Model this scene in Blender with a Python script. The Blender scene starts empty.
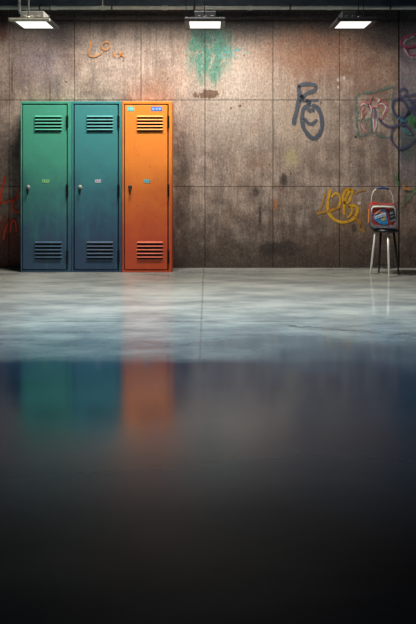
import bpy, bmesh, math, random
from mathutils import Vector, Matrix
R = random.Random(7)
SC = bpy.context.scene
COL = SC.collection

# ------------------------------------------------------------------ frame
F = 560.0            # focal length in pixels of the 416-wide frame
EYE = 1.129
CAMD = 6.145         # camera to back wall
HOR = 165.0
def X(px, y=0.0): return (px - 208.0) * (CAMD + y) / F
def Z(py, y=0.0): return EYE - (py - HOR) * (CAMD + y) / F

def lin(c):
    c = c / 255.0
    return c / 12.92 if c <= 0.04045 else ((c + 0.055) / 1.055) ** 2.4
def rgb(r, g, b): return (lin(r), lin(g), lin(b), 1.0)

# ------------------------------------------------------------------ objects
def link(o, parent=None):
    COL.objects.link(o)
    if parent: o.parent = parent
    return o
def tag(o, label=None, cat=None, group=None, kind=None):
    if label: o['label'] = label
    if cat: o['category'] = cat
    if group: o['group'] = group
    if kind: o['kind'] = kind
    return o
def thing(name, label, cat, loc, rz=0.0, group=None):
    o = link(bpy.data.objects.new(name, None))
    o.location = loc; o.rotation_euler = (0, 0, rz); o.empty_display_size = 0.1
    return tag(o, label, cat, group)
def obj(name, bm, mats, parent=None, bevel=0.0, smooth=False, label=None):
    me = bpy.data.meshes.new(name)
    bmesh.ops.recalc_face_normals(bm, faces=bm.faces[:])
    bm.to_mesh(me); bm.free()
    for m in (mats if isinstance(mats, (list, tuple)) else [mats]): me.materials.append(m)
    o = link(bpy.data.objects.new(name, me), parent)
    if smooth:
        for p in me.polygons: p.use_smooth = True
    if bevel:
        b = o.modifiers.new('bevel', 'BEVEL'); b.width = bevel; b.segments = 2; b.limit_method = 'ANGLE'
    if label: o['label'] = label
    return o

def box(bm, x0, x1, y0, y1, z0, z1, mi=0):
    v = [bm.verts.new(p) for p in ((x0,y0,z0),(x1,y0,z0),(x1,y1,z0),(x0,y1,z0),(x0,y0,z1),(x1,y0,z1),(x1,y1,z1),(x0,y1,z1))]
    for q in ((0,3,2,1),(4,5,6,7),(0,1,5,4),(1,2,6,5),(2,3,7,6),(3,0,4,7)):
        f = bm.faces.new([v[i] for i in q]); f.material_index = mi
    return bm
def prism(bm, prof, x0, x1, mi=0):
    """profile of (y, z) points extruded along x"""
    a = [bm.verts.new((x0, y, z)) for y, z in prof]; b = [bm.verts.new((x1, y, z)) for y, z in prof]
    n = len(prof); fs = [bm.faces.new(a), bm.faces.new(b[::-1])]
    for i in range(n): fs.append(bm.faces.new((a[i], b[i], b[(i+1) % n], a[(i+1) % n])))
    for f in fs: f.material_index = mi
def tube(bm, pts, r, seg=12, mi=0, closed=False):
    pts = [Vector(p) for p in pts]; n = len(pts)
    rs = r if isinstance(r, (list, tuple)) else [r] * n
    rings = []; ref = None
    for i, p in enumerate(pts):
        if closed: t = pts[(i+1) % n] - pts[i-1]
        else: t = pts[min(i+1, n-1)] - pts[max(i-1, 0)]
        t.normalize()
        if ref is None: ref = Vector((0,0,1)) if abs(t.z) < 0.9 else Vector((1,0,0))
        u = t.cross(ref)
        if u.length < 1e-4: u = t.cross(Vector((0,1,0)))
        u.normalize(); w = u.cross(t).normalized(); ref = w
        rings.append([bm.verts.new(p + (u*math.cos(2*math.pi*k/seg) + w*math.sin(2*math.pi*k/seg)) * rs[i]) for k in range(seg)])
    m = n if closed else n - 1
    for i in range(m):
        a, b = rings[i], rings[(i+1) % n]
        for k in range(seg):
            f = bm.faces.new((a[k], a[(k+1) % seg], b[(k+1) % seg], b[k])); f.material_index = mi
    if not closed:
        for rg in (rings[0][::-1], rings[-1]): bm.faces.new(rg).material_index = mi
    return bm
def lathe(bm, prof, c=(0,0,0), seg=32, axis='z', mi=0):
    rings = []
    for r, h in prof:
        ring = []
        for k in range(seg):
            a = 2*math.pi*k/seg
            p = (r*math.cos(a), r*math.sin(a), h) if axis == 'z' else (r*math.cos(a), h, r*math.sin(a))
            ring.append(bm.verts.new((c[0]+p[0], c[1]+p[1], c[2]+p[2])))
        rings.append(ring)
    for a, b in zip(rings, rings[1:]):
        for k in range(seg): bm.faces.new((a[k], a[(k+1)%seg], b[(k+1)%seg], b[k])).material_index = mi
    bm.faces.new(rings[0][::-1]).material_index = mi; bm.faces.new(rings[-1]).material_index = mi
    return bm
def rrect(w, h, r, n=6, cx=0, cz=0):
    pts = []
    for sx, sz, a0 in ((1,1,0),(-1,1,90),(-1,-1,180),(1,-1,270)):
        for k in range(n+1):
            a = math.radians(a0 + 90*k/n)
            pts.append((cx + sx*(w/2-r) + r*math.cos(a), cz + sz*(h/2-r) + r*math.sin(a)))
    return pts
def slab(bm, outline, y0, y1, mi=0):
    """outline of (x, z) points extruded along y"""
    a = [bm.verts.new((x, y0, z)) for x, z in outline]; b = [bm.verts.new((x, y1, z)) for x, z in outline]
    n = len(outline)
    bm.faces.new(a).material_index = mi; bm.faces.new(b[::-1]).material_index = mi
    for i in range(n): bm.faces.new((a[i], b[i], b[(i+1)%n], a[(i+1)%n])).material_index = mi
def loft(bm, loops, mi=0, cap=True):
    rings = [[bm.verts.new(p) for p in L] for L in loops]
    n = len(rings[0])
    for a, b in zip(rings, rings[1:]):
        for k in range(n): bm.faces.new((a[k], a[(k+1)%n], b[(k+1)%n], b[k])).material_index = mi
    if cap:
        bm.faces.new(rings[0][::-1]).material_index = mi; bm.faces.new(rings[-1]).material_index = mi

# ------------------------------------------------------------------ node helper
class G:
    def __init__(s, name):
        s.m = bpy.data.materials.new(name); s.m.use_nodes = True
        s.t = s.m.node_tree; s.n = s.t.nodes; s.b = s.n['Principled BSDF']
        s.out = s.n['Material Output']
        s.tc = s.n.new('ShaderNodeTexCoord').outputs['Object']
    def put(s, sock, v):
        if hasattr(v, 'links'): s.t.links.new(v, sock)
        else: sock.default_value = v
    def m2(s, op, a, b=0.0, clamp=False):
        q = s.n.new('ShaderNodeMath'); q.operation = op; q.use_clamp = clamp
        s.put(q.inputs[0], a); s.put(q.inputs[1], b); return q.outputs[0]
    def mul(s, a, b): return s.m2('MULTIPLY', a, b)
    def add(s, a, b): return s.m2('ADD', a, b)
    def xyz(s):
        q = s.n.new('ShaderNodeSeparateXYZ'); s.put(q.inputs[0], s.tc); return q.outputs
    def noise(s, scale, detail=5.0, rough=0.6, stretch=(1,1,1), off=(0,0,0), dist=0.0):
        mp = s.n.new('ShaderNodeMapping'); s.put(mp.inputs[0], s.tc)
        mp.inputs['Scale'].default_value = stretch; mp.inputs['Location'].default_value = off
        q = s.n.new('ShaderNodeTexNoise'); s.put(q.inputs['Vector'], mp.outputs[0])
        q.inputs['Scale'].default_value = scale; q.inputs['Detail'].default_value = detail
        q.inputs['Roughness'].default_value = rough; q.inputs['Distortion'].default_value = dist
        return q.outputs[0]
    def step(s, v, lo, hi):
        q = s.n.new('ShaderNodeMapRange'); q.interpolation_type = 'SMOOTHSTEP'
        s.put(q.inputs[0], v); q.inputs[1].default_value = lo; q.inputs[2].default_value = hi
        q.inputs[3].default_value = 0; q.inputs[4].default_value = 1
        return q.outputs[0]
    def mix(s, f, a, b, mode='MIX'):
        q = s.n.new('ShaderNodeMix'); q.data_type = 'RGBA'; q.blend_type = mode
        s.put(q.inputs[0], f); s.put(q.inputs[6], a); s.put(q.inputs[7], b); return q.outputs[2]
    def blob(s, X3, Z3, cx, cz, rx, rz, soft=0.5, wob=None, amp=0.5):
        """1 inside an ellipse, with a ragged border"""
        dx = s.mul(s.add(X3, -cx), 1/rx); dz = s.mul(s.add(Z3, -cz), 1/rz)
        d = s.m2('SQRT', s.add(s.mul(dx, dx), s.mul(dz, dz)))
        if wob is not None: d = s.add(d, s.mul(s.add(wob, -0.5), amp*2))
        return s.m2('SUBTRACT', 1.0, s.step(d, 1-soft, 1+soft*0.3))
    def fin(s, color, rough=0.5, metal=0.0, bump=None, bs=0.2, bd=0.01, spec=0.5, ior=None):
        s.put(s.b.inputs['Base Color'], color); s.put(s.b.inputs['Roughness'], rough)
        s.put(s.b.inputs['Metallic'], metal); s.put(s.b.inputs['Specular IOR Level'], spec)
        if ior: s.b.inputs['IOR'].default_value = ior
        if bump is not None:
            q = s.n.new('ShaderNodeBump'); q.inputs['Strength'].default_value = bs; q.inputs['Distance'].default_value = bd
            s.put(q.inputs['Height'], bump); s.put(s.b.inputs['Normal'], q.outputs[0])
        return s.m
def flat(name, c, rough=0.5, metal=0.0, var=0.15, scale=25, spec=0.5):
    g = G(name); n = g.noise(scale)
    dark = tuple(v*(1-var) for v in c[:3]) + (1,); lite = tuple(min(1, v*(1+var)) for v in c[:3]) + (1,)
    return g.fin(g.mix(g.step(n, .35, .65), dark, lite), rough, metal, n, 0.05, 0.003, spec)

# ------------------------------------------------------------------ wall material
def wall_mat():
    g = G('weathered_wall_panels'); x, y, z = g.xyz()
    big = g.noise(1.1, 4, .55); mid = g.noise(5, 6, .65, off=(3,0,1)); fine = g.noise(48, 5, .75)
    streak = g.noise(9, 6, .7, stretch=(1.6,1,.14), off=(7,0,0)); streak2 = g.noise(30, 4, .7, stretch=(1.4,1,.10), off=(1,0,4))
    c = g.mix(g.step(mid, .34, .68), rgb(116,102,95), rgb(166,150,138))
    c = g.mix(g.mul(g.step(streak, .46, .62), .55), c, rgb(98,84,76))
    c = g.mix(g.mul(g.step(big, .48, .66), .45), c, rgb(142,112,92))
    # pale bloom in the middle sheets, bluish cast high on the left sheet
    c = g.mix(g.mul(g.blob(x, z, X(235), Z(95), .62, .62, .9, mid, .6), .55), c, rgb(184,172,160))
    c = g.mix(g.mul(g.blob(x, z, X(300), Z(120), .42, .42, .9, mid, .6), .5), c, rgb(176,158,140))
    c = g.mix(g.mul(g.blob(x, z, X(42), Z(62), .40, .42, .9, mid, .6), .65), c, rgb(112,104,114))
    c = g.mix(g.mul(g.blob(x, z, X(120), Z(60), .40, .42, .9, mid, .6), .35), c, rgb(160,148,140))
    # rust on the upper right sheets
    ru = g.blob(x, z, X(318), Z(50), .62, .48, .8, mid, .7)
    c = g.mix(g.mul(ru, .70), c, rgb(124,84,64))
    c = g.mix(g.mul(g.blob(x, z, X(370), Z(70), .36, .40, .8, mid, .7), .65), c, rgb(116,84,68))
    # rust drips
    c = g.mix(g.mul(g.mul(g.step(streak2, .58, .7), g.step(big, .36, .56)), .65), c, rgb(128,78,48))
    c = g.mix(g.mul(g.step(streak2, .60, .72), g.mul(g.step(mid, .4, .6), .45)), rgb(0,0,0) if False else c, rgb(186,176,166))
    # teal paint remains below the middle lamp
    tb = g.blob(x, z, X(209), Z(46), .26, .46, .35, streak, .8)
    c = g.mix(g.mul(tb, g.mul(g.step(g.noise(13, 6, .75, stretch=(1,1,.45)), .32, .50), .9)), c, rgb(46,112,98))
    c = g.mix(g.mul(g.blob(x, z, X(206), Z(24), .21, .24, .3, streak, .5), .7), c, rgb(38,92,84))
    tb = g.blob(x, z, X(233), Z(53), .17, .09, .6, mid, 1.2)
    c = g.mix(g.mul(tb, g.step(g.noise(20, 5, .7, stretch=(.5,1,2)), .5, .58)), c, rgb(62,150,152))
    # brown patch on the seam
    wob = g.noise(9, 4, .6, off=(2,0,2))
    c = g.mix(g.mul(g.blob(x, z, X(207), Z(95), .13, .055, .25, wob, 1.6), .88), c, rgb(84,58,42))
    # red-orange paint low on the far left
    c = g.mix(g.mul(g.blob(x, z, X(8), Z(248), .19, .36, .3, streak, 1.1), .85), c, rgb(140,46,26))
    c = g.mix(g.mul(g.blob(x, z, X(2), Z(25), .07, .24, .4, mid, .8), .8), c, rgb(112,56,42))
    c = g.mix(g.mul(g.blob(x, z, X(50), Z(92), .012, .14, .4, mid, .4), .7), c, rgb(84,52,42))
    c = g.mix(g.mul(g.blob(x, z, X(12), Z(78), .012, .22, .4, mid, .4), .7), c, rgb(84,50,42))
    # orange and ochre smears
    c = g.mix(g.mul(g.blob(x, z, X(275), Z(203), .03, .08, .5, mid, 1.2), .7), c, rgb(170,104,54))
    c = g.mix(g.mul(g.blob(x, z, X(292), Z(158), .10, .13, .7, mid, .9), .45), c, rgb(168,160,104))
    c = g.mix(g.mul(g.blob(x, z, X(345), Z(212), .30, .16, .6, mid, 1.0), .30), c, rgb(168,126,50))
    # blue-grey paint on the right-hand sheet
    top = g.step(z, .75, 1.15)
    c = g.mix(g.mul(g.step(x, X(399.4), X(400.2)), g.mul(top, .65)), c, rgb(92,92,108))
    c = g.mix(g.mul(g.step(x, X(399.4), X(400.2)), g.mul(g.blob(x, z, X(412), Z(135), .16, .4, .5, mid, .8), .75)), c, rgb(58,76,76))
    # rust dots and short scratches
    c = g.mix(g.mul(g.mul(g.step(g.noise(34, 5, .8, stretch=(1.5,1,.5), off=(8,0,2)), .55, .60), g.step(g.noise(2.5, 3, .6, off=(1,0,5)), .44, .60)), .7), c, rgb(136,88,56))
    c = g.mix(g.mul(g.step(g.noise(26, 6, .85, stretch=(1.8,1,.35), off=(2,0,8)), .57, .61), .55), c, rgb(92,76,68))
    c = g.mix(g.mul(g.step(g.noise(30, 6, .85, stretch=(1.6,1,.4), off=(12,0,5)), .58, .62), .5), c, rgb(194,180,166))
    # grime and stains; shading at the wall's foot painted in too
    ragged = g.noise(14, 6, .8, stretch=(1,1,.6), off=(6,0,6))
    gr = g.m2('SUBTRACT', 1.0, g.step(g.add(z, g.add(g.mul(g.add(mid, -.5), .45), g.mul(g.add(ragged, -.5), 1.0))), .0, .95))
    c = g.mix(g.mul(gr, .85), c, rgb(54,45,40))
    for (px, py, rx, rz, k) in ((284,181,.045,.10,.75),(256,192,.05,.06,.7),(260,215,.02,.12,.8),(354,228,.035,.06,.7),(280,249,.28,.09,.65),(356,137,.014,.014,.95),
                                (240,106,.02,.02,.8),(231,108,.016,.016,.8),(321,103,.012,.03,.8),(215,40,.012,.012,.6),(183,190,.12,.6,.45)):  # last one: shadow beside the orange locker painted on the wall
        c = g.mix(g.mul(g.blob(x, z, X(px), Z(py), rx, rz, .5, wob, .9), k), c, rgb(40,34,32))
    c = g.mix(g.mul(g.blob(x, z, X(359), Z(203), .020, .020, .5, wob, .5), .85), c, rgb(206,194,186))
    for (px, py) in ((338,80),(338,87),(344,78)):
        c = g.mix(g.mul(g.blob(x, z, X(px), Z(py), .018, .022, .5, wob, .9), .6), c, rgb(200,186,178))
    # dark band under the pipe and patches by the lamps: painted shade
    top_shade = g.step(g.add(z, g.mul(g.add(mid, -.5), .9)), 2.35, 2.76)
    c = g.mix(g.mul(top_shade, .84), c, rgb(46,42,42))
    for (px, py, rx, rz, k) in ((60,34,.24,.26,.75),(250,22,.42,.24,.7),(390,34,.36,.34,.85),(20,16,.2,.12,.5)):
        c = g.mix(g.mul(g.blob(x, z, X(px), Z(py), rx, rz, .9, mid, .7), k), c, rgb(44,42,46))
    # specks, grain
    c = g.mix(g.mul(g.step(fine, .56, .70), .6), c, rgb(84,66,56))
    c = g.mix(g.mul(g.step(g.noise(70, 3, .6, off=(5,0,9)), .60, .70), .32), c, rgb(200,190,180))
    c = g.mix(g.mul(g.step(g.noise(17, 2, .5, off=(9,0,3)), .69, .73), .75), c, rgb(66,44,34))
    c = g.mix(.72, c, g.mix(g.noise(150, 2, .6), rgb(58,50,44), rgb(255,250,245)), 'SOFT_LIGHT')
    pit = g.noise(95, 4, .8, off=(3,0,7)); c = g.mix(g.mul(g.step(pit, .55, .68), .5), c, rgb(72,56,48))
    gk = g.step(g.noise(42, 4, .7, stretch=(1.2,1,.75), off=(4,0,3)), .36, .64)
    c = g.mix(.38, c, g.mix(gk, rgb(132,128,124), rgb(232,228,224)), 'OVERLAY')
    h = g.add(g.mul(mid, .5), g.mul(fine, .3))
    return g.fin(c, .72, 0.0, h, .25, .006, .3)

def floor_mat():
    g = G('polished_floor'); x, y, z = g.xyz()
    big = g.noise(.9, 4, .55, stretch=(.6,1.6,1)); mid = g.noise(3.2, 6, .65, stretch=(.45,1.5,1)); fine = g.noise(26, 5, .7, stretch=(.6,1.4,1))
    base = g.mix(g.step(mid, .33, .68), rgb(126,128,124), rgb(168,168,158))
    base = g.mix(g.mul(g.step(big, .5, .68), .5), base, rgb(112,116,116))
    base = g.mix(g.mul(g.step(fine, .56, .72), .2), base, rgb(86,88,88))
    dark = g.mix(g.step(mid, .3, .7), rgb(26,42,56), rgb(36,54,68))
    worn_ragged = g.step(g.add(x, g.mul(g.add(mid, -.5), .8)), -.2, .8)                  # dark edge spreads wider and more ragged on the right
    edge = g.add(y, g.mul(g.add(g.noise(3, 6, .7), -.5), g.add(.08, g.mul(worn_ragged, .6))))
    w = g.mix(worn_ragged, g.step(edge, -2.98, -2.84), g.step(edge, -3.3, -2.1))
    pool_fade = g.m2('SUBTRACT', 1.0, g.step(g.add(y, g.mul(g.add(mid, -.5), 1.6)), -3.0, -1.5))      # light pool fading towards the front, painted into the colour
    base = g.mix(g.mul(pool_fade, .62), base, rgb(54,64,70))
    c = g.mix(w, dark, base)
    # joints cut in the slab
    jx = g.m2('SUBTRACT', 1.0, g.step(g.m2('ABSOLUTE', g.add(x, .048)), .004, .011))
    jx = g.mul(jx, w)
    jy = g.m2('SUBTRACT', 1.0, g.step(g.m2('ABSOLUTE', g.add(y, 2.10)), .005, .016))
    jy = g.mul(jy, g.step(g.noise(2.2, 2, .5), .38, .6))
    c = g.mix(g.mul(g.m2('MAXIMUM', g.mul(jx, .55), jy), .6), c, rgb(60,62,62))
    g.b.inputs['Specular Tint'].default_value = (.74, .89, 1.0, 1)     # bluish clear coat
    # hairline crack at the right
    cr = g.m2('ABSOLUTE', g.add(g.add(y, 2.33), g.add(g.mul(g.add(x, -1.0), .30), g.mul(g.add(g.noise(3, 4, .6), -.5), .35))))
    cr = g.mul(g.m2('SUBTRACT', 1.0, g.step(cr, .004, .018)), g.mul(g.step(x, .45, .6), g.m2('SUBTRACT', 1.0, g.step(x, 1.3, 1.5))))
    c = g.mix(g.mul(cr, .55), c, rgb(50,54,56))
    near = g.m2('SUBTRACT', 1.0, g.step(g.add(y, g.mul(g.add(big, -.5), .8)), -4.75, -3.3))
    rough = g.add(g.add(.08, g.mul(mid, .06)), g.mul(near, .34))
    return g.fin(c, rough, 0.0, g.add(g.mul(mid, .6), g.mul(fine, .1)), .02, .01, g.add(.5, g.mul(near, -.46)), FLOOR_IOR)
FLOOR_IOR = 2.6

def locker_mat(name, c1, c2, c3, worn_ragged, wear=1.0):
    g = G(name); x, y, z = g.xyz()
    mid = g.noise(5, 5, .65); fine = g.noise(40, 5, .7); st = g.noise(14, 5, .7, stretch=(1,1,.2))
    falloff = g.add(z, g.mul(g.add(mid, -.5), .9))
    c = g.mix(g.step(falloff, .2, 1.5), c2, c1)  # lamp falloff put into the paint: greener and lighter above, slate below
    c = g.mix(g.mul(g.step(st, .5, .72), .35), c, c3)
    c = g.mix(g.mul(g.step(g.noise(16, 6, .75, off=(4,2,1)), .63, .665), wear), c, worn_ragged)
    c = g.mix(g.mul(g.step(fine, .6, .78), .3*wear), c, tuple(v*.55 for v in c2[:3]) + (1,))
    c = g.mix(g.mul(g.mul(g.step(st, .60, .68), g.step(g.noise(3, 2, .5, off=(0,3,2)), .54, .62)), .6*wear), c, worn_ragged)
    return g.fin(c, g.add(.42, g.mul(mid, .2)), 0.0, g.add(mid, g.mul(fine, .4)), .06, .004, .35)

M = {}
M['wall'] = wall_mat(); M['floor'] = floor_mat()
M['groove'] = flat('dark_joint', rgb(44,37,33), .9)
M['slate'] = flat('slate_blue_painted_steel', rgb(70,82,94), .6, 0, .2, 8)
M['ceil'] = flat('dark_ceiling_paint', rgb(40,44,50), .8)
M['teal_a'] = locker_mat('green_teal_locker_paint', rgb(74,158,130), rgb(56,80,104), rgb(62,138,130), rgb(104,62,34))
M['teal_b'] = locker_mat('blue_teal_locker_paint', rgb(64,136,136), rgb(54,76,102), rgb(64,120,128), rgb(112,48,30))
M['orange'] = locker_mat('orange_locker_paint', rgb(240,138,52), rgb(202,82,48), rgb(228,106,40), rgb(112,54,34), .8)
M['gap'] = flat('dark_gap', rgb(10,12,14), .9)
M['hinge'] = flat('blackened_hinge_steel', rgb(30,30,32), .4, .6)
M['silver'] = flat('worn_silver_metal', rgb(164,162,152), .45, .2)
M['dsteel'] = flat('dark_steel', rgb(64,62,60), .4, .7)
M['cream'] = flat('cream_enamel', rgb(176,170,150), .5)
M['black'] = flat('black_enamel', rgb(24,25,27), .45)
M['grey_enamel'] = flat('grey_enamel', rgb(124,122,114), .6)
M['chrome'] = flat('chrome', rgb(225,225,222), .22, 1.0, .04)
M['brushed'] = flat('pale_brushed_metal', rgb(226,224,216), .45, .35, .05)
M['blacksteel'] = flat('black_painted_steel', rgb(16,16,18), .35)
M['pipe'] = flat('grey_painted_pipe', rgb(216,212,198), .5, 0, .12, 6)
def emis(name, c, s):
    g = G(name); n = g.noise(6)
    g.put(g.b.inputs['Base Color'], rgb(240,240,232))
    g.put(g.b.inputs['Emission Color'], g.mix(g.step(n, .3, .7), tuple(v*.96 for v in c[:3]) + (1,), c)); g.b.inputs['Emission Strength'].default_value = s
    return g.m
M['lit'] = emis('lit_diffuser', (1.0, .99, .90, 1), 1.15)

# ------------------------------------------------------------------ setting
WX = 5.0; CEIL = 4.1
# wall of sheet panels with open joints
seam_x = [X(p) for p in (-58, 9, 74.5, 141, 205, 273, 339.5)]
left = seam_x[0]
while left > -WX + .2: left -= .73; seam_x.insert(0, left)
xs = [-WX] + seam_x + [X(399)] + [X(399) + .73, X(399) + 1.46, X(399) + 2.19, WX]
zs = [0.0, Z(186.5), Z(100), Z(20.5), CEIL]
bm = bmesh.new()
for i in range(len(xs)-1):
    for k in range(len(zs)-1):
        gl = gr = .0035
        if abs(xs[i] - X(399)) < 1e-4: gl = .012
        if abs(xs[i+1] - X(399)) < 1e-4: gr = .008
        box(bm, xs[i]+gl, xs[i+1]-gr, 0, .02, zs[k]+(.003 if k else .0), zs[k+1]-.003, 0)
box(bm, -WX, WX, .012, .15, 0, CEIL, 1)
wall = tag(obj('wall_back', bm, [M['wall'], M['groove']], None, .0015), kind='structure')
# slate header above the pipe
bm = bmesh.new(); yb = -.02
box(bm, -WX, WX, yb, 0, Z(5.2, yb), CEIL)
tag(obj('trim_1', bm, M['slate'], None, .004), kind='structure')
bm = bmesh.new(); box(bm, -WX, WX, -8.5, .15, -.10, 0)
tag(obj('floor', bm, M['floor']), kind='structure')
bm = bmesh.new(); box(bm, -WX, WX, -8.5, .15, CEIL, CEIL+.1)
tag(obj('ceiling', bm, M['ceil']), kind='structure')
# unseen hood added to cut the strip light on floor and wall top
LY = -1.12; LZ = 3.93
bm = bmesh.new()
HX0, HX1 = -2.6, 2.4; ZF = 3.635
box(bm, HX0, HX1, LY-.12, LY-.10, ZF, CEIL); box(bm, HX0, HX1, LY+.25, LY+.27, 3.61, CEIL)
box(bm, HX0-.02, HX0, LY-.12, LY+.27, ZF, CEIL); box(bm, HX1, HX1+.02, LY-.12, LY+.27, ZF, CEIL)
tag(obj('light_cut_hood', bm, M['black']), kind='structure')

# ------------------------------------------------------------------ graffiti, paint on the wall
def crom(pts, n=8):
    if len(pts) < 3: return [Vector((p[0], p[1])) for p in pts]
    P = [Vector(p) for p in pts]; P = [2*P[0]-P[1]] + P + [2*P[-1]-P[-2]]; out = []
    for i in range(1, len(P)-2):
        for k in range(n):
            t = k/n; a, b, c, d = P[i-1], P[i], P[i+1], P[i+2]
            out.append(.5*((2*b) + (c-a)*t + (2*a-5*b+4*c-d)*t*t + (3*b-a-3*c+d)*t**3))
    out.append(P[-2]); return out
def spray(name, c, cover=.8, sc=22):
    g = G(name); n = g.noise(sc, 6, .75); f = g.noise(90, 3, .7)
    tr = g.n.new('ShaderNodeBsdfTransparent'); mx = g.n.new('ShaderNodeMixShader')
    g.fin(g.mix(g.step(n, .35, .7), tuple(v*.75 for v in c[:3]) + (1,), c), .6)
    a = g.mul(g.step(g.add(g.mul(n, .7), g.mul(f, .3)), .62-.42*cover, .78-.42*cover), min(1, cover+.1))
    g.put(mx.inputs[0], a); g.t.links.new(tr.outputs[0], mx.inputs[1]); g.t.links.new(g.b.outputs[0], mx.inputs[2])
    g.t.links.new(mx.outputs[0], g.out.inputs[0]); return g.m
layer = [0]
def graffiti(name, label, mat, org, sc, strokes):
    """strokes: (half width in wall pixels, points measured in a crop at org with magnification sc)"""
    layer[0] += 1; y = -.0025 - .0006*layer[0]; bm = bmesh.new()
    for hw, pts in strokes:
        q = crom([(org[0]+a/sc, org[1]+b/sc) for a, b in pts]); n = len(q)
        prev = None
        for i, p in enumerate(q):
            t = q[min(i+1, n-1)] - q[max(i-1, 0)]; t.normalize(); nn = Vector((-t.y, t.x))
            w = hw*(.95+.08*math.sin(i*.5+hw*7)) * (0.6 if i in (0, n-1) else 1)
            a, b = p + nn*w, p - nn*w
            cur = (bm.verts.new((X(a.x), y, Z(a.y))), bm.verts.new((X(b.x), y, Z(b.y))))
            if prev: bm.faces.new((prev[0], prev[1], cur[1], cur[0]))
            prev = cur
    o = obj(name, bm, mat, wall, label=label)
    return o
S = {k: spray('spray_paint_'+k, rgb(*c), cv) for k, c, cv in (
    ('yellow',(226,168,30),.8), ('ochre',(196,134,40),.75), ('slate',(74,84,98),.68), ('teal',(72,124,116),.52),
    ('pink',(206,104,112),.68), ('white',(214,204,204),.75), ('blue',(58,98,150),.7), ('navy',(62,64,104),.66),
    ('cyan',(64,140,156),.6), ('green',(64,128,72),.6), ('maroon',(140,40,72),.85), ('red',(230,70,34),.95), ('amber',(206,132,44),.8),
    ('pale',(168,168,180),.55), ('olive',(150,146,80),.5))}
o1 = (310,180); s1 = 6.93
graffiti('graffiti_tag', 'yellow spray painted looping tag', S['yellow'], o1, s1, [
    (1.5, [(148,60),(134,92),(124,150),(122,200),(140,245),(180,280),(235,292),(290,275),(322,235),(328,195),(305,178),(262,182)]),
    (1.1, [(146,118),(176,92),(200,105),(208,145),(196,185),(150,212),(118,216)]),
    (1.3, [(236,240),(234,190),(246,130),(268,85),(286,64),(292,84),(280,125),(256,160),(232,150),(228,110),(250,72),(285,60)]),
    (1.0, [(262,180),(290,200),(284,235),(258,262)])])
graffiti('graffiti_tag', 'thin ochre spray strokes around the yellow tag', S['ochre'], o1, s1, [
    (1.2, [(45,234),(120,216),(212,186)]), (1.0, [(308,246),(345,310),(376,362)]), (.9, [(340,270),(352,320),(350,355)]),
    (.8, [(60,225),(90,150),(104,90)]), (.8, [(315,95),(345,75),(388,70)]), (.7, [(225,85),(245,60),(270,55)])])
graffiti('graffiti_tag', 'blue grey spray painted letters', S['slate'], (285,75), 8.32, [
    (2.38, [(112,88),(118,150),(114,210),(98,290),(78,370),(72,415)]), (2.12, [(104,96),(150,78),(210,76),(252,92),(244,128),(190,150),(132,192)]),
    (1.62, [(118,212),(180,212),(282,208)]), (2.00, [(130,165),(160,205),(215,235)]),
    (2.25, [(215,245),(165,270),(143,330),(148,420),(182,485),(235,528),(285,490),(308,420),(300,340),(270,275),(222,247)]),
    (1.75, [(158,360),(190,398),(228,404),(268,370)]), (2.25, [(185,285),(215,295),(245,285)])])
o3 = (330,70); s3 = 5.94
graffiti('graffiti_frame', 'teal spray painted frame', S['teal'], o3, s3, [
    (1.3, [(155,150),(200,138),(262,130),(320,112),(376,98)]), (1.2, [(376,98),(370,180),(372,250),(384,330)]), (1.4, [(155,150),(157,230),(158,320),(166,396)]),
    (1.4, [(160,300),(200,296),(250,290)]), (1.3, [(166,394),(205,386),(246,372),(300,392),(370,402)]), (1.0, [(246,135),(248,160),(236,190)]), (1.2, [(250,230),(246,300),(248,370)])])
graffiti('graffiti_figure', 'pink spray painted winged scribble', S['pink'], o3, s3, [
    (.75, [(176,235),(178,205),(205,190),(228,204),(232,228)]), (.75, [(252,145),(240,180),(228,210),(240,232)]), (.9, [(275,175),(290,188),(300,170)]), (.75, [(280,215),(305,195),(332,200),(340,228),(322,270),(292,300)]),
    (.75, [(262,220),(258,290),(272,368)]), (.75, [(176,318),(196,342),(210,372)]), (.7, [(192,245),(196,275),(182,292)]), (.7, [(300,205),(318,235),(312,262)]), (.8, [(225,215),(262,222),(290,215)]), (.7, [(205,225),(190,250),(205,265),(215,240)])])
graffiti('graffiti_figure', 'white spray painted scribble on the pink one', S['white'], o3, s3, [
    (.7, [(284,170),(290,182),(282,192)]), (.7, [(256,285),(258,330),(262,368)]), (.6, [(184,322),(205,360)]), (.7, [(262,215),(285,222)]), (.6, [(180,215),(196,200),(214,204)]), (.6, [(330,215),(345,232)]), (.6, [(188,250),(186,288)]), (.6, [(232,208),(244,232),(240,262)]), (.6, [(292,200),(318,204),(328,230),(310,268)]), (.6, [(270,250),(276,300),(268,352)])])
graffiti('graffiti_figure', 'blue spray painted bar', S['blue'], o3, s3, [(1.7, [(265,232),(272,290)])])
graffiti('graffiti_figure', 'olive spray fill', S['olive'], o3, s3, [(2.2, [(300,215),(296,262)]), (1.5, [(198,240),(196,285)])])
o4 = (366,70); s4 = 6.24
graffiti('graffiti_loops', 'navy blue spray painted loops', S['navy'], o4, s4, [
    (1.3, [(205,178),(176,188),(164,232),(190,288),(232,296),(264,262),(242,205),(205,178)]), (1.0, [(205,180),(206,140),(228,116),(252,128),(240,158),(205,180)]),
    (1.2, [(238,166),(275,158),(330,148)]), (1.3, [(76,300),(100,330),(140,352),(190,348),(240,306),(285,230),(330,190)]),
    (1.1, [(168,360),(156,400),(164,448),(206,490),(258,474),(330,410)]), (1.0, [(214,352),(240,340),(268,366),(292,405)]), (1.2, [(330,200),(300,240),(300,280),(330,320)]), (1.3, [(330,165),(290,200),(262,175)])])
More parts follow.
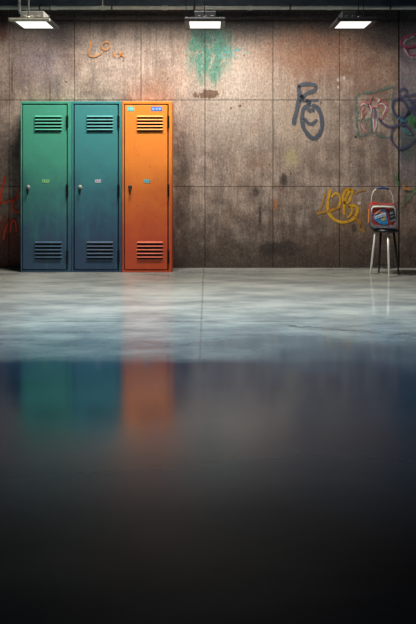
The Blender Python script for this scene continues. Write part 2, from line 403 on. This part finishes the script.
graffiti('graffiti_loops', 'cyan spray stroke among the navy loops', S['cyan'], o4, s4, [(1.2, [(198,300),(235,318),(262,300)]), (1.0, [(222,360),(250,392),(280,398)]), (.9, [(262,176),(240,184)])])
graffiti('graffiti_patch', 'green spray patch among the navy loops', S['green'], o4, s4, [(2.4, [(270,285),(285,330),(330,360)]), (2.4, [(300,290),(318,420)]), (1.6, [(196,640),(188,690)]), (1.2, [(178,655),(170,690)])])
graffiti('graffiti_swirl', 'maroon spray painted swirl', S['maroon'], (366,20), 8.32, [
    (.9, [(470,118),(400,122),(335,140),(290,178),(300,214),(352,228),(470,196)]), (.9, [(335,228),(338,262),(372,298),(470,292)])])
graffiti('graffiti_swirl', 'white spray shade beside the maroon swirl', S['pale'], (366,20), 8.32, [
    (.8, [(395,138),(340,160),(312,190),(318,208)]), (.8, [(310,232),(345,290),(385,314),(470,300)])])
graffiti('graffiti_scrawl', 'small amber scrawl high on the wall', S['amber'], (60,20), 2.97, [
    (.6, [(93,62),(88,88),(88,105),(104,108),(122,100),(126,92)]), (.55, [(126,72),(140,64),(149,74),(142,88),(128,86),(124,74)]), (.55, [(160,94),(162,104),(166,110)]),
    (.55, [(174,111),(182,102),(190,93)]), (.55, [(174,96),(184,104),(194,110)]), (.5, [(166,100),(174,96)])])
graffiti('graffiti_scrawl', 'red spray painted scrawl left of the green locker', S['red'], (0,160), 7.8, [
    (1.1, [(42,128),(28,190),(14,245),(6,345)]), (.9, [(-6,338),(50,330),(110,305),(136,268),(154,225)]), (1.0, [(132,290),(104,330),(98,372),(120,402),(158,396)]),
    (1.0, [(140,275),(152,300)]), (.8, [(108,460),(90,500),(84,560)]), (.8, [(110,462),(126,500),(130,560)]), (.7, [(60,500),(40,560),(30,620)])])
graffiti('graffiti_stroke', 'green spray strokes near the case handle', S['green'], (366,180), 9.04, [
    (1.2, [(270,-12),(286,20),(288,62)]), (1.3, [(470,60),(420,98),(370,165),(310,225)]), (.8, [(312,245),(308,300)]), (.9, [(306,10),(330,-14)])])
graffiti('graffiti_stroke', 'small yellow spray stroke at the right edge', S['ochre'], (366,180), 9.04, [(1.1, [(334,45),(350,78),(405,74)])])

# ------------------------------------------------------------------ lockers
LD = .25; YF = -LD                     # front of the lockers
def lx(px): return X(px, YF)
def lz(py): return Z(py, YF)
LTOP = lz(101.3)
def louvre_bm(w, h, c, n=5):
    bm = bmesh.new(); p = h/n
    for i in range(n):
        z0 = h/2 - p*(i+1)
        xs_ = (-w/2, w/2)
        # pressed hood: slopes out from the door and opens downwards over a dark slit
        prism(bm, [(0, z0+p*.98), (-.004, z0+p*.93), (-.013, z0+p*.62), (-.014, z0+p*.52), (0, z0+p*.52)], xs_[0], xs_[1], 0)
        box(bm, xs_[0]+.002, xs_[1]-.002, -.0015, .001, z0+p*.01, z0+p*.52, 1)
    bmesh.ops.translate(bm, verts=bm.verts[:], vec=c)
    return bm
def make_locker(name, label, px0, px1, dx0, dx1, mat, plate_mat, plate_px, knob_mat, vent_t, vent_b, key_px):
    x0, x1 = lx(px0), lx(px1); cx = (x0+x1)/2; w = (x1-x0)/2 - .002
    root = thing(name, label, 'locker', (cx, -LD/2, 0), 0, 'metal lockers')
    yf = -LD/2
    d0, d1 = lx(dx0)-cx, lx(dx1)-cx; dz0, dz1 = lz(269.4), lz(105.0)
    bm = bmesh.new()
    t = .016
    # carcass: sides, top, bottom, back, face frame
    box(bm, -w, -w+t, yf+.004, LD/2-.002, 0, LTOP); box(bm, w-t, w, yf+.004, LD/2-.002, 0, LTOP)
    box(bm, -w+t, w-t, yf+.004, LD/2-.002, LTOP-t, LTOP); box(bm, -w+t, w-t, yf+.004, LD/2-.002, 0.0, .02); box(bm, -w+t, w-t, LD/2-.01, LD/2-.002, .02, LTOP-t)
    g_ = .013
    box(bm, -w, d0-g_, yf, yf+.02, 0, LTOP); box(bm, d1+g_, w, yf, yf+.02, 0, LTOP)
    box(bm, d0-g_, d1+g_, yf, yf+.02, dz1+g_, LTOP); box(bm, d0-g_, d1+g_, yf, yf+.02, 0, dz0-g_)
    box(bm, d0-g_-.004, d1+g_+.004, yf+.020, yf+.026, dz0-g_-.004, dz1+g_+.004, 1)     # dark rebate seen in the gap round the door
    obj('cabinet_body', bm, [mat, M['gap']], root, .0025)
    bm = bmesh.new(); box(bm, d0, d1, yf-.002, yf+.018, dz0, dz1)
    door = obj('locker_door', bm, mat, root, .003)
    for py0, py1, vx0, vx1 in (vent_t, vent_b):
        v = obj('louvre_vent', louvre_bm(lx(vx1)-lx(vx0), lz(py0)-lz(py1), ((lx(vx0)+lx(vx1))/2-cx, yf-.002, (lz(py0)+lz(py1))/2)), [mat, M['gap']], door, .0012)
    # turn handle: round escutcheon, hanging grip
    kx = lx(key_px)-cx; kz = lz(187); bm = bmesh.new()
    lathe(bm, [(.019,-.001),(.021,-.006),(.018,-.012),(.008,-.015)], (kx, yf-.001, kz), 20, 'y', 0)
    tube(bm, [(kx, yf-.012, kz-.008), (kx+.002, yf-.020, kz-.03), (kx+.001, yf-.024, kz-.06), (kx-.001, yf-.020, kz-.085)], [.006,.008,.0085,.004], 10, 1)
    obj('door_handle', bm, [knob_mat, M['hinge']], door, 0, True, label='round lock with a dark hanging grip')
    bm = bmesh.new(); pw = (lx(plate_px[1])-lx(plate_px[0]))/2; pc = (lx(plate_px[0])+lx(plate_px[1]))/2-cx
    box(bm, pc-pw, pc+pw, yf-.0045, yf-.001, lz(182.6), lz(179.4))
    for k in range(3): box(bm, pc-pw+.008+.022*k, pc-pw+.020+.022*k, yf-.0052, yf-.004, lz(181.8), lz(180.2), 1)
    obj('name_plate', bm, plate_mat, door)
    hx = (d1+g_/2)
    for py0, py1 in ((115.5,128.5),(184,197),(250,263.5)):
        bm = bmesh.new(); h0, h1 = lz(py1), lz(py0)
        for k in range(3):
            a = h0 + (h1-h0)*k/3; lathe(bm, [(.0085, a+.001),(.0085, a+(h1-h0)/3-.001)], (hx, yf-.006, 0), 12)
        box(bm, hx-.004, hx+.014, yf-.004, yf+.004, h0+.006, h1-.006)
        obj('hinge', bm, M['hinge'], root)
    return root, door, cx, yf
def plate(c1, c2): return [flat('plate', c1, .5), flat('plate_print', c2, .5)]
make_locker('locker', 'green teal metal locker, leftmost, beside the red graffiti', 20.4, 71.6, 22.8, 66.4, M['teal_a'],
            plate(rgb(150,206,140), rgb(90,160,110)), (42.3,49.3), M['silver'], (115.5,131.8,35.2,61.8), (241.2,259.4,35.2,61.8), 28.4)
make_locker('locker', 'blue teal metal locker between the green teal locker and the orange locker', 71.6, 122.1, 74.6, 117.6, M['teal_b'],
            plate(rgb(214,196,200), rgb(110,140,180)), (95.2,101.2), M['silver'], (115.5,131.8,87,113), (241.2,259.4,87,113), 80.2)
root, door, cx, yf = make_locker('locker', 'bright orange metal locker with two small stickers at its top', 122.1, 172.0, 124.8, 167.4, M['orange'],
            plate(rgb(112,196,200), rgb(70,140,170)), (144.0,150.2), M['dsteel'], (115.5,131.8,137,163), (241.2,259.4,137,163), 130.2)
for (a, b, c1, c2, nm) in ((127.2,134.2,rgb(92,196,186),rgb(150,220,190),'turquoise sticker'), (151,162.2,rgb(74,118,200),rgb(150,190,230),'blue sticker')):
    bm = bmesh.new(); box(bm, lx(a)-cx, lx(b)-cx, yf-.0035, yf-.001, lz(111), lz(106.8), 0)
    ww = lx(b)-lx(a)
    for k in range(3): box(bm, lx(a)-cx+ww*(.12+.29*k), lx(a)-cx+ww*(.30+.29*k), yf-.0042, yf-.003, lz(110)+.004*(k%2), lz(108.2), 1)
    obj('sticker', bm, [flat('sticker', c1, .5), flat('sticker_print', c2, .5)], door, label=nm)

# ------------------------------------------------------------------ lamps
def make_lamp(label, cx_px, frame_mat, box_mat, rods, boxx):
    zn = 5.15; yn = zn - CAMD                       # near edge of the diffuser
    w = .29; dpt = .285
    zl = Z(21.4, yn); cx = X(cx_px, yn); cy = yn + dpt/2
    root = thing('hanging_lamp', label, 'lamp', (cx, cy, zl), 0, 'square lamps hung from the ceiling')
    bm = bmesh.new(); b = .042; t = .024                 # tray
    W, D = w/2, dpt/2
    box(bm, -W-b, W+b, -D-.03, -D, -.002, t); box(bm, -W-b, W+b, D, D+.03, -.002, t, 1)
    box(bm, -W-b, -W, -D, D, -.002, t, 1); box(bm, W, W+b, -D, D, -.002, t, 1)
    box(bm, -W-b+.004, W+b-.004, -D-.026, D+.026, t, t+.008, 1)
    fr = obj('lamp_frame', bm, [frame_mat, M['black']], root, .003)
    bm = bmesh.new(); box(bm, -W, W, -D, D, .006, .014)
    obj('diffuser', bm, M['lit'], root)
    bm = bmesh.new(); box(bm, boxx[0], boxx[1], -.07, .10, t+.008, t+.092)
    for k in range(3): box(bm, boxx[0]+.03+.06*k, boxx[0]+.06+.06*k, -.074, -.06, t+.02, t+.05)
    obj('ballast_box', bm, box_mat, root, .004)
    for rx, ry, rr in rods:
        bm = bmesh.new(); tube(bm, [(rx, ry, t+.002), (rx, ry, CEIL-zl)], rr, 10)
        lathe(bm, [(rr*2.2, t+.006), (rr*2.2, t+.016), (rr*1.2, t+.022)], (rx, ry, 0), 12)
        obj('hanger_rod', bm, frame_mat if rr > .004 else M['black'], root, 0, True)
    return root
make_lamp('cream framed square lamp hung above the lockers at the left', 30, M['cream'], M['grey_enamel'], [(-.012, -.145, .007), (.10, .15, .004)], (-.115, .105))
make_lamp('black framed square lamp hung above the teal paint patch', 205, M['black'], M['black'], [(-.175, -.12, .0035), (-.005, -.145, .0045), (-.10, .14, .004)], (-.10, .10))
make_lamp('black framed square lamp hung at the right near the blue grey sheet', 356.7, M['black'], M['black'], [(.015, -.145, .004), (.14, .14, .0035)], (-.115, .02))

# ------------------------------------------------------------------ conduit
py_ = -.062; pz = Z(7.8, py_)
pipe = tag(thing('conduit_pipe', 'grey horizontal pipe along the top of the wall', 'pipe', (0, py_, pz)))
bm = bmesh.new(); tube(bm, [(-WX, 0, 0), (WX, 0, 0)], .0195, 16)
obj('pipe_run', bm, M['pipe'], pipe, 0, True)
for px in (54, 103, 165, 250, 330, -60, 470):
    bm = bmesh.new(); xx = X(px, py_)
    tube(bm, [(xx-.03, 0, 0), (xx+.03, 0, 0)], .024, 16); obj('coupling', bm, M['pipe'], pipe, 0, False)
for px in (40, 112, 194, 290, 390):
    bm = bmesh.new(); xx = X(px, py_)
    tube(bm, [(xx-.008, 0, 0), (xx+.008, 0, 0)], .0225, 16); box(bm, xx-.008, xx+.008, .015, .056, .008, .05); box(bm, xx-.008, xx+.008, .012, .03, -.01, .012)
    obj('bracket', bm, M['dsteel'], pipe)
bm = bmesh.new(); xx = X(20, py_)
tube(bm, [(xx, -.022, CEIL-pz), (xx, -.022, .0), (xx+.004, -.024, -.045), (xx+.02, -.026, -.065)], .015, 14); tube(bm, [(xx, -.022, .03), (xx, -.022, -.03)], .021, 14)
obj('riser_pipe', bm, M['pipe'], pipe, 0, True)
bm = bmesh.new(); xx = X(103, py_); tube(bm, [(xx, -.022, CEIL-pz), (xx, -.022, -.02)], .006, 10)
obj('riser_pipe', bm, M['pipe'], pipe, 0, True)

# ------------------------------------------------------------------ stool
SX, SY = 1.83, -.378; STOP = .475
st = thing('bar_stool', 'small round black stool on splayed thin legs under the red case', 'stool', (SX, SY, 0))
bm = bmesh.new(); lathe(bm, [(.10,STOP-.034),(.122,STOP-.028),(.127,STOP-.014),(.122,STOP-.003),(.11,STOP)], (0,0,0), 40)
obj('seat', bm, M['blacksteel'], st, 0, True)
for (fx, fy, tx, ty, m_, lb) in ((-.143,.043,-.098,.02,'brushed','chrome leg'), (-.012,-.145,-.004,-.085,'brushed','chrome leg'), (-.035,.115,-.028,.07,'blacksteel','black leg'), (.128,-.015,.078,-.01,'blacksteel','black leg')):
    bm = bmesh.new()
    tube(bm, [(fx, fy, .0), (fx, fy, .012), (fx+(tx-fx)*.5, fy+(ty-fy)*.5, STOP*.5), (tx, ty, STOP-.03)], [.007,.009,.0115,.012], 12)
    lg = obj('leg', bm, M[m_], st, 0, True, label=lb)
bm = bmesh.new(); ring = []
for k in range(32):
    a = 2*math.pi*k/32; ring.append((-.008+.112*math.cos(a), .0+.112*math.sin(a), .085))
tube(bm, ring, .004, 8, 0, True); obj('foot_ring', bm, M['blacksteel'], st, 0, True)

# ------------------------------------------------------------------ red case on the stool
def paint_case():
    g = G('scuffed_red_case'); x, y, z = g.xyz(); n = g.noise(16, 5, .7); f = g.noise(45, 4, .7)
    c = g.mix(g.step(n, .35, .65), rgb(150,34,30), rgb(196,58,46))
    c = g.mix(g.mul(g.step(f, .6, .7), .5), c, rgb(70,26,26))
    c = g.mix(g.m2('SUBTRACT', 1.0, g.step(g.add(z, g.mul(x, .35)), .03, .07)), c, rgb(44,40,46))
    return g.fin(c, .4, 0, n, .1, .004)
M['case'] = paint_case()
M['bezel'] = flat('grey_bezel', rgb(112,108,114), .45, 0, .25, 30)
M['cream_trim'] = flat('cream_trim', rgb(222,208,190), .4)
M['redpanel'] = flat('red_panel', rgb(170,46,34), .5, 0, .3, 30)
M['navygrip'] = flat('navy_grip', rgb(34,62,108), .5)
M['pickblue'] = flat('blue_emblem', rgb(40,126,180), .45, 0, .3, 40)
M['orangep'] = flat('orange_emblem', rgb(226,140,48), .5)
M['whitep'] = flat('white_emblem', rgb(206,212,220), .5)
M['ochrep'] = flat('ochre_emblem', rgb(190,150,80), .5)
M['blackp'] = flat('black_patch', rgb(34,34,40), .5)
M['greyp'] = flat('grey_patch', rgb(120,124,134), .5)
CX_, CYF = X(385.2, SY-.09), SY-.09
cw, ch, cd = .272, .252, .17
case = thing('retro_case', 'red rounded television shaped case with wire handle resting on the stool', 'case', (CX_, SY, STOP), math.radians(-11))
zc = ch/2 + .006
def rl(w, h, r, y, cz=zc, cx=0): return [(a, y, b) for a, b in rrect(w, h, r, 6, cx, cz)]
bm = bmesh.new()
loft(bm, [rl(cw*.84, ch*.84, .03, cd/2), rl(cw*.95, ch*.95, .036, cd/2-.02), rl(cw, ch, .04, .02), rl(cw, ch, .04, -cd/2+.02), rl(cw*.985, ch*.985, .038, -cd/2+.004)])
for (a, b) in ((-.08,-.05),(.08,-.05),(-.08,.05),(.08,.05)): lathe(bm, [(.012,0),(.012,.01)], (a, b*1.0, 0), 12)
obj('case_shell', bm, M['case'], case, 0, False)
# band of orange cloth paint on the left flank
bm = bmesh.new(); box(bm, -cw/2-.0025, -cw/2+.004, -.055, .045, .06, ch-.055)
obj('side_stripe', bm, M['orangep'], case, .001, label='orange stripe on the flank')
# bezel ring
def ring_bm(wo, ho, ro, wi, hi, ri, y0, y1, cz=zc):
    bm = bmesh.new(); A = rl(wo, ho, ro, y0, cz); B = rl(wi, hi, ri, y0, cz); C = rl(wi, hi, ri, y1, cz); D = rl(wo, ho, ro, y1, cz)
    rings = [[bm.verts.new(p) for p in L] for L in (A, B, C, D)]; n = len(A)
    for q in range(4):
        a, b = rings[q], rings[(q+1)%4]
        for k in range(n): bm.faces.new((a[k], a[(k+1)%n], b[(k+1)%n], b[k]))
    return bm
yf_ = -cd/2
obj('bezel', ring_bm(cw*.95, ch*.94, .036, cw*.80, ch*.70, .028, yf_-.008, yf_+.006), M['bezel'], case, .002)
bm = bmesh.new(); tube(bm, [(-.113, yf_-.006, zc+.02), (-.113, yf_-.009, zc+.078), (-.098, yf_-.010, zc+.097), (0, yf_-.011, zc+.100), (.098, yf_-.010, zc+.096), (.114, yf_-.009, zc+.078), (.115, yf_-.006, zc+.0)], [.004,.007,.009,.0095,.009,.007,.004], 10)
obj('cream_trim', bm, M['cream_trim'], case, 0, True)
bm = bmesh.new(); slab(bm, rrect(cw*.81, ch*.71, .028, 6, 0, zc), yf_-.004, yf_+.006)
panel = obj('front_panel', bm, M['redpanel'], case)
def U(p): return ((p[0]-170)/9.04*.0101, zc - (p[1]-330)/9.04*.0101)
bm = bmesh.new(); slab(bm, [U(p) for p in crom([(82,335),(100,300),(140,270),(172,262),(190,285),(203,345),(210,390),(196,404),(150,400),(108,376),(84,352),(82,335)], 5)][:-1], yf_-.012, yf_-.003)
emb = obj('emblem', bm, M['pickblue'], panel, .001, label='blue plectrum shaped emblem with bands')
bm = bmesh.new()
def poly(pts, mi, d=.0145): slab(bm, [U(p) for p in pts], yf_-d, yf_-.011, mi)
poly([(104,300),(140,274),(168,266),(180,276),(196,322),(92,346)], 3, .0135)
poly([(90,330),(182,292),(192,318),(96,356)], 0)
for k in range(6):
    a = 100+14*k; b = 334-5.6*k; poly([(a,b),(a+7,b-3),(a+9,b+11),(a+2,b+14)], 3, .0155)
poly([(94,304),(142,268),(146,277),(100,314)], 2)
poly([(140,296),(168,284),(170,291),(143,303)], 2)
poly([(146,352),(184,340),(190,362),(152,372)], 4); poly([(160,320),(188,326),(190,336),(160,334)], 4)
obj('emblem_bands', bm, [M['whitep'], M['pickblue'], M['orangep'], M['navygrip'], M['ochrep']], panel)
bm = bmesh.new(); poly([(206,282),(258,262),(280,358),(228,384)], 0, .012)
poly([(230,366),(276,348),(278,358),(232,376)], 1); poly([(222,296),(250,284),(254,298),(226,310)], 1); poly([(228,330),(262,316),(263,322),(230,337)], 1)
obj('badge', bm, [M['blackp'], M['greyp']], panel, label='black square badge')
# red hump at the top left, dark foot rail
bm = bmesh.new(); slab(bm, [(a, b) for a, b in rrect(.07, .03, .014, 5, -.082, ch+.004)], -.05, .03)
obj('top_knob', bm, M['case'], case, .003)
bm = bmesh.new(); box(bm, -cw/2+.02, cw/2-.02, yf_+.012, cd/2-.012, 0.0, .012)
obj('base_plate', bm, M['blackp'], case, .003)
# wire handle with grip
hp = [(-.108, 0, ch-.02), (-.110, 0, ch+.04), (-.104, 0, ch+.09), (-.085, 0, ch+.135), (-.05, 0, ch+.160), (0, 0, ch+.168), (.05, 0, ch+.158), (.082, 0, ch+.130), (.100, 0, ch+.085), (.108, 0, ch+.035), (.108, 0, ch-.02)]
bm = bmesh.new(); tube(bm, hp, .0042, 10); hd = obj('wire_handle', bm, M['brushed'], case, 0, True)
bm = bmesh.new(); tube(bm, [(-.062, 0, ch+.153), (-.05, 0, ch+.160), (0, 0, ch+.168), (.05, 0, ch+.158), (.062, 0, ch+.150)], [.007,.010,.0125,.010,.007], 12)
obj('handle_grip', bm, M['navygrip'], hd, 0, True, label='navy blue grip')

# ------------------------------------------------------------------ light
def area(name, loc, rot_, sx, sy, e, c, spread=180):
    d = bpy.data.lights.new(name, 'AREA'); d.shape = 'RECTANGLE'; d.size = sx; d.size_y = sy; d.energy = e; d.color = c; d.spread = math.radians(spread)
    o = bpy.data.objects.new(name, d); COL.objects.link(o); o.location = loc; o.rotation_euler = rot_; return o
area('strip_light', (-.3, LY, LZ), (0, 0, 0), 2.1, .11, 285, (1.0, .955, .88))
area('cool_floor_fill', (0, -2.45, 3.95), (0, 0, 0), 4.2, .3, 46, (.44, .75, 1.0), 54)  # added, no fixture there: lifts the front floor and tints it blue
w = bpy.data.worlds.new('world'); SC.world = w; w.use_nodes = True
w.node_tree.nodes['Background'].inputs[0].default_value = (.42, .70, 1.0, 1); w.node_tree.nodes['Background'].inputs[1].default_value = .05

# ------------------------------------------------------------------ camera
cam = bpy.data.cameras.new('camera'); co = bpy.data.objects.new('camera', cam); COL.objects.link(co)
co.location = (0, -CAMD, EYE); co.rotation_euler = (math.pi/2, 0, 0)
cam.sensor_fit = 'HORIZONTAL'; cam.sensor_width = 36; cam.lens = 36*F/416
cam.shift_x = 0; cam.shift_y = -(312-HOR)/416
cam.clip_start = .05
SC.camera = co
v = SC.view_settings; v.view_transform = 'Standard'; v.look = 'None'; v.exposure = 0; v.gamma = 1; v.use_curve_mapping = False
